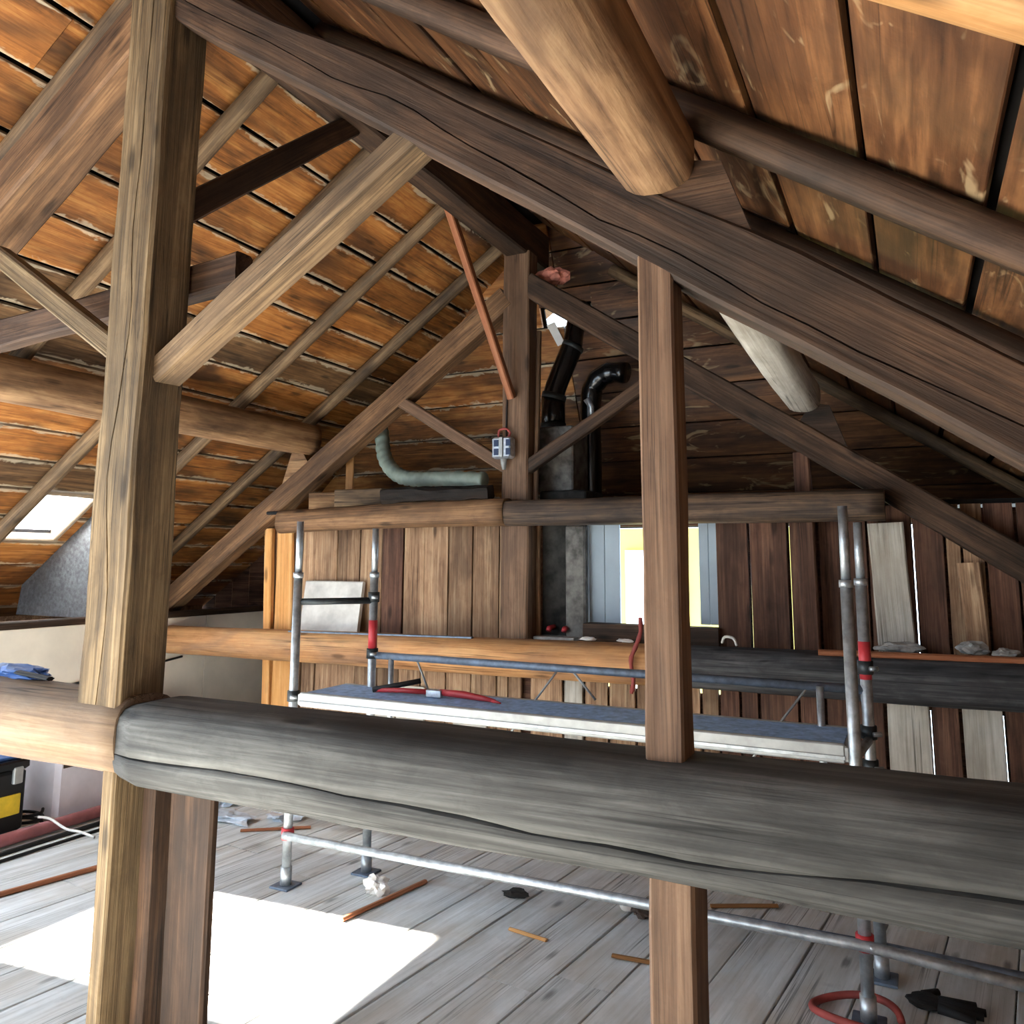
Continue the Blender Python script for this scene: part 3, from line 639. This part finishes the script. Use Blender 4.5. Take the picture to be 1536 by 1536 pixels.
b5 = beam('batten', (-2.282, 5.02, 2.1), (-2.272, 5.06, 3.3), .03, .04, 'postr', up=(0,1,0), wob=.003); tag(b5, 'thin upright batten on the right flank of far king post', 'batten')
hs_ = tube('corrugated_hose', [(-3.74, 5.22, 2.86), (-3.67, 5.17, 2.69), (-3.575, 5.09, 2.47), (-3.40, 5.0, 2.33), (-3.22, 4.98, 2.285), (-2.95, 4.95, 2.275), (-2.62, 4.92, 2.25)], .052, 'hose', None, 14, 14, rib=.12)
tag(hs_, 'grey green corrugated hose curling down onto the collar log', 'hose')
q1 = beam('timber_offcut', (-4.05, 4.80, 2.135), (-3.86, 4.95, 2.14), .11, .12, 'purlin', wob=.006); tag(q1, 'short square offcut at the left end of the collar log', 'offcut')
q2 = beam('timber_offcut', (-3.79, 4.80, 2.148), (-3.46, 4.92, 2.155), .11, .125, 'pole', wob=.008); tag(q2, 'longer pale offcut on the collar log below the hose bend', 'offcut')
q3 = beam('bark_strip', (-3.38, 4.82, 2.148), (-2.53, 4.84, 2.16), .11, .10, 'dark', seg=.02, wob=.035, bev=.012); tag(q3, 'crumbling dark bark strip on the collar log under the hose', 'bark')
q4 = beam('lath', (-3.94, 5.14, 2.0), (-3.955, 5.16, 2.75), .075, .02, 'new', up=(0,1,0), wob=.002); q4.data.materials[0] = M['golden']; tag(q4, 'pale upright lath behind the collar offcuts', 'lath')
jb = empty('junction_box', (-2.455, 4.9, 2.34)); tag(jb, 'silver junction box with dark labels hanging on far king post', 'junction box')
box('body', (-2.53, 4.84, 2.385), (-2.385, 4.925, 2.53), 'silver', jb, .012)
for x, z in ((-2.51, 2.465), (-2.51, 2.405), (-2.42, 2.465), (-2.42, 2.405)): box('label_patch', (x, 4.836, z), (x+.035, 4.841, z+.045), 'navy', jb, .001)
box('ridge_strip', (-2.468, 4.828, 2.39), (-2.44, 4.842, 2.525), 'alu', jb, .004)
tube('cable_gland', [(-2.455, 4.88, 2.39), (-2.455, 4.88, 2.35), (-2.452, 4.88, 2.31)], [.024, .02, .012], 'alu', jb, 12)
tube('cable', [(-2.50, 4.89, 2.53), (-2.49, 4.88, 2.58), (-2.44, 4.88, 2.59), (-2.41, 4.885, 2.56), (-2.43, 4.89, 2.53)], .008, 'rope_red', jb, 8, 4)
tube('cable', [(-2.45, 4.91, 2.53), (-2.455, 4.915, 2.60), (-2.45, 4.918, 2.80)], .005, 'blackm', jb, 8, 3)
rl = beam('lath', (-.49, 4.80, 1.215), (.95, 4.80, 1.228), .05, .03, 'lath', wob=.002); tag(rl, 'orange brown lath lying along the charred log', 'lath')
pp = beam('plank', (-.105, 5.045, 1.21), (-.13, 5.03, 1.92), .19, .03, 'wall_pale', up=(0,1,0), wob=.006); tag(pp, 'bleached white plank leaning on the wall behind scaffold poles', 'plank')
for i, (x, y, z, s, lab) in enumerate(((.25, 4.93, 1.26, (.07,.05,.035), 'larger pale mortar lump on the charred log'), (.40, 4.90, 1.245, (.06,.04,.025), 'smaller flat mortar lump at the end of the rubble'), (-.09, 4.96, 1.245, (.11,.04,.03), 'long pale crust at the foot of the bleached leaning plank'))):
    tag(lump('mortar_lump', (x, y, z), s, 'rubble', i+11), lab, 'rubble', 'mortar rubble on the charred log')
sb = beam('plank', (.285, 5.03, 1.22), (.267, 5.05, 1.70), .11, .025, 'wall', up=(0,1,0), wob=.01); tag(sb, 'ragged decayed plank standing above the larger mortar lump', 'plank')
cb = tube('wire', [(-1.02, 4.86, 1.235), (-1.0, 4.84, 1.27), (-.95, 4.83, 1.265), (-.93, 4.82, 1.225)], .008, 'rope_w', None, 8, 4); tag(cb, 'loop of white wire on the charred log near the window', 'wire')
for i, x in enumerate((-1.86, -1.62)):
    tag(lump('plaster_crumb', (x, 4.9, 1.215), (.05, .03, .012), 'paper', i+31), ('white plaster crumbs on the log beside the chimney foot', 'white plaster crumbs on the log below the bright window')[i], 'crumbs')
rp = tube('cord', [(-1.465, 4.72, 1.37), (-1.47, 4.73, 1.28), (-1.50, 4.73, 1.20), (-1.53, 4.73, 1.12), (-1.52, 4.74, 1.0), (-1.535, 4.74, .93)], .012, 'rope_red', None, 8, 5, rib=.2); tag(rp, 'twisted red cord hanging over the orange tie log', 'cord')

# ------------------------------------------------------------------ left floor corner
gb = empty('storage_box', (-5.2, 4.05, 0)); tag(gb, 'large lilac grey plastic box with a handle recess by the cream wall', 'box')
box('body', (-5.46, 3.68, 0), (-5.10, 4.75, .52), 'greybox', gb, .03); box('lid', (-5.48, 3.66, .52), (-5.08, 4.77, .56), 'greybox', gb, .015)
box('handle_recess', (-5.105, 3.72, .33), (-5.095, 3.9, .44), 'brownpatch', gb, .004)
tube('handle', [(-5.10, 3.74, .42), (-5.085, 3.78, .38), (-5.085, 3.84, .38), (-5.10, 3.88, .42)], .008, 'rubble', gb, 8, 4)
box('seam', (-5.104, 4.03, .02), (-5.098, 4.036, .5), 'brownpatch', gb, .001)
tb = empty('tool_case', (-5.2, 3.3, 0)); tag(tb, 'black tool case with a yellow band and blue lid on the floor', 'tool case')
box('body', (-5.4, 3.0, .03), (-5.06, 3.45, .40), 'blackm', tb, .02); box('lid', (-5.41, 2.99, .40), (-5.05, 3.46, .46), 'black', tb, .015); box('lid_tray', (-5.36, 3.1, .46), (-5.1, 3.43, .48), 'blue', tb, .005)
box('yellow_band', (-5.065, 3.02, .14), (-5.05, 3.41, .26), 'yellow', tb, .004); box('latch', (-5.066, 3.35, .32), (-5.04, 3.41, .42), 'alu', tb, .006)
for x, y in ((-5.36, 3.05), (-5.1, 3.05), (-5.36, 3.4), (-5.1, 3.4)): tube('foot', [(x, y, 0), (x, y, .035)], .025, 'blackm', tb, 8)
rp1 = log('pipe', (-4.94, 2.2, .045), (-4.93, 4.45, .045), .038, .036, 'redpipe', wob=.03, N=14); tag(rp1, 'dull red pipe lying along the floor before the plastic box', 'pipe')
h1 = tube('hose', [(-4.80, 2.2, .014), (-4.81, 3.2, .014), (-4.79, 4.3, .014)], .014, 'blackm', None, 8, 5); tag(h1, 'black hose on the floor right beside the red pipe', 'hose')
h2 = tube('hose', [(-4.70, 2.2, .010), (-4.71, 3.2, .010), (-4.68, 4.3, .010)], .010, 'blackm', None, 8, 5); tag(h2, 'thinner black hose a hand away from the red pipe', 'hose')
wc = tube('cord', [(-5.0, 3.50, .10), (-4.93, 3.53, .092), (-4.8, 3.55, .045), (-4.70, 3.575, .034), (-4.60, 3.6, .010)], .008, 'rope_w', None, 8, 4); tag(wc, 'white cord thrown across the red pipe', 'cord')
kc = tube('cable_coil', [(-5.2+.11*math.cos(t*.8), 3.565+.075*math.sin(t*.8), .012+.005*t) for t in range(18)], .010, 'blackm', None, 8, 3); tag(kc, 'loose coil of dark cable beside the tool case', 'cable')
wl_ = beam('lath', (-4.36, 2.4, .012), (-4.10, 3.42, .012), .035, .024, 'lath', wob=.002); tag(wl_, 'long brown lath lying on the grey floor left of the studs', 'lath')
bh = tube('conduit', [(-5.49, 3.2, .78), (-5.488, 4.0, .80), (-5.488, 5.0, .90)], .009, 'galv_d', None, 8, 4); tag(bh, 'thin dark conduit along the cream wall', 'conduit')
tp = empty('tarp_roll', (-3.0, 1.97, 1.26)); tag(tp, 'blue folded tarpaulin on the paler brown log', 'tarpaulin')
lump('fold', (-3.06, 2.02, 1.275), (.16, .06, .03), 'blue', 5, tp); beam('black_edge', (-2.98, 1.96, 1.285), (-2.78, 1.95, 1.275), .03, .014, 'blackm', tp, wob=.002)

# ------------------------------------------------------------------ litter on the floor
tag(lump('crumpled_paper', (-2.585, 3.71, .035), (.06, .055, .05), 'paper', 21, amp=.8), 'crumpled white paper on the floor below the deck', 'paper')
tag(beam('stick', (-2.53, 3.35, .012), (-2.42, 3.92, .012), .03, .02, 'lath', wob=.003), 'brown stick on the floor beside the crumpled paper', 'stick')
tag(beam('lath_scrap', (-1.78, 3.63, .008), (-1.58, 3.60, .008), .025, .014, 'new', wob=.002), 'short orange lath scrap in the middle of the floor', 'scrap')
tag(beam('lath_scrap', (-1.27, 3.60, .008), (-1.05, 3.62, .008), .03, .014, 'golden', wob=.002), 'pale lath scrap next to the reddish lower post', 'scrap')
tag(lump('light_bulb', (-1.36, 4.08, .03), (.035, .03, .035), 'paper', 2, amp=.1), 'white round bulb on the floor behind the lower post', 'bulb')
tag(lump('grey_rag', (-1.27, 4.05, .025), (.05, .04, .03), 'brownpatch', 8), 'small grey brown rag beside the white bulb', 'rag')
tag(lump('debris', (-1.93, 4.0, .01), (.07, .05, .015), 'chim', 9), 'flat dark scrap of debris below the scaffold ledger', 'debris')
rh = tube('hose_ring', [(-.29+.155*math.cos(a*math.pi/8), 3.545+.125*math.sin(a*math.pi/8), .03+.015*math.sin(a*.7)) for a in range(15)], .014, 'rope_red', None, 8, 3); tag(rh, 'loop of red hose round the foot of the scaffold pole', 'hose')
gv = empty('work_glove', (-.1, 3.82, 0)); tag(gv, 'dark flattened work glove on the floor behind the red hose', 'glove')
lump('palm', (-.12, 3.82, .018), (.07, .06, .02), 'blackm', 4, gv, 3, .2)
for i, (dx, dy) in enumerate(((.12, .05), (.15, .01), (.14, -.03), (.11, -.07))): tube('finger', [(-.08, 3.82+dy*.5, .018), (-.12+dx+.05, 3.82+dy, .016)], [.02, .014], 'blackm', gv, 8)
tube('thumb', [(-.13, 3.86, .018), (-.08, 3.92, .016)], [.02, .014], 'blackm', gv, 8)

for i, (x, y, sx, sy, lab) in enumerate(((-4.15, 4.25, .16, .10, 'crumpled clear foil on the floor near the orange studs'), (-3.85, 4.45, .12, .09, 'small foil scrap on the floor below the insulation board'), (-4.45, 4.5, .10, .12, 'foil scrap on the floor at the foot of the cream wall'))):
    tag(lump('plastic_foil', (x, y, .02), (sx, sy, .025), 'foil', 40+i, amp=.9), lab, 'foil', 'foil scraps on the floor')
for i, (p, q, m, lab) in enumerate((((-3.9, 4.1, .01), (-3.55, 4.35, .01), 'lath', 'brown splinter on the floor between foil and scaffold foot'), ((-4.3, 4.0, .01), (-3.95, 3.9, .01), 'new', 'pale splinter on the floor in front of the foil'), ((-1.0, 4.3, .01), (-.7, 4.45, .01), 'golden', 'pale splinter on the floor behind the scaffold ledger'))):
    tag(beam('splinter', p, q, .03, .015, m, wob=.004), lab, 'scrap', 'wood splinters on the floor')
gv.location = (-.03, 3.775, 0)
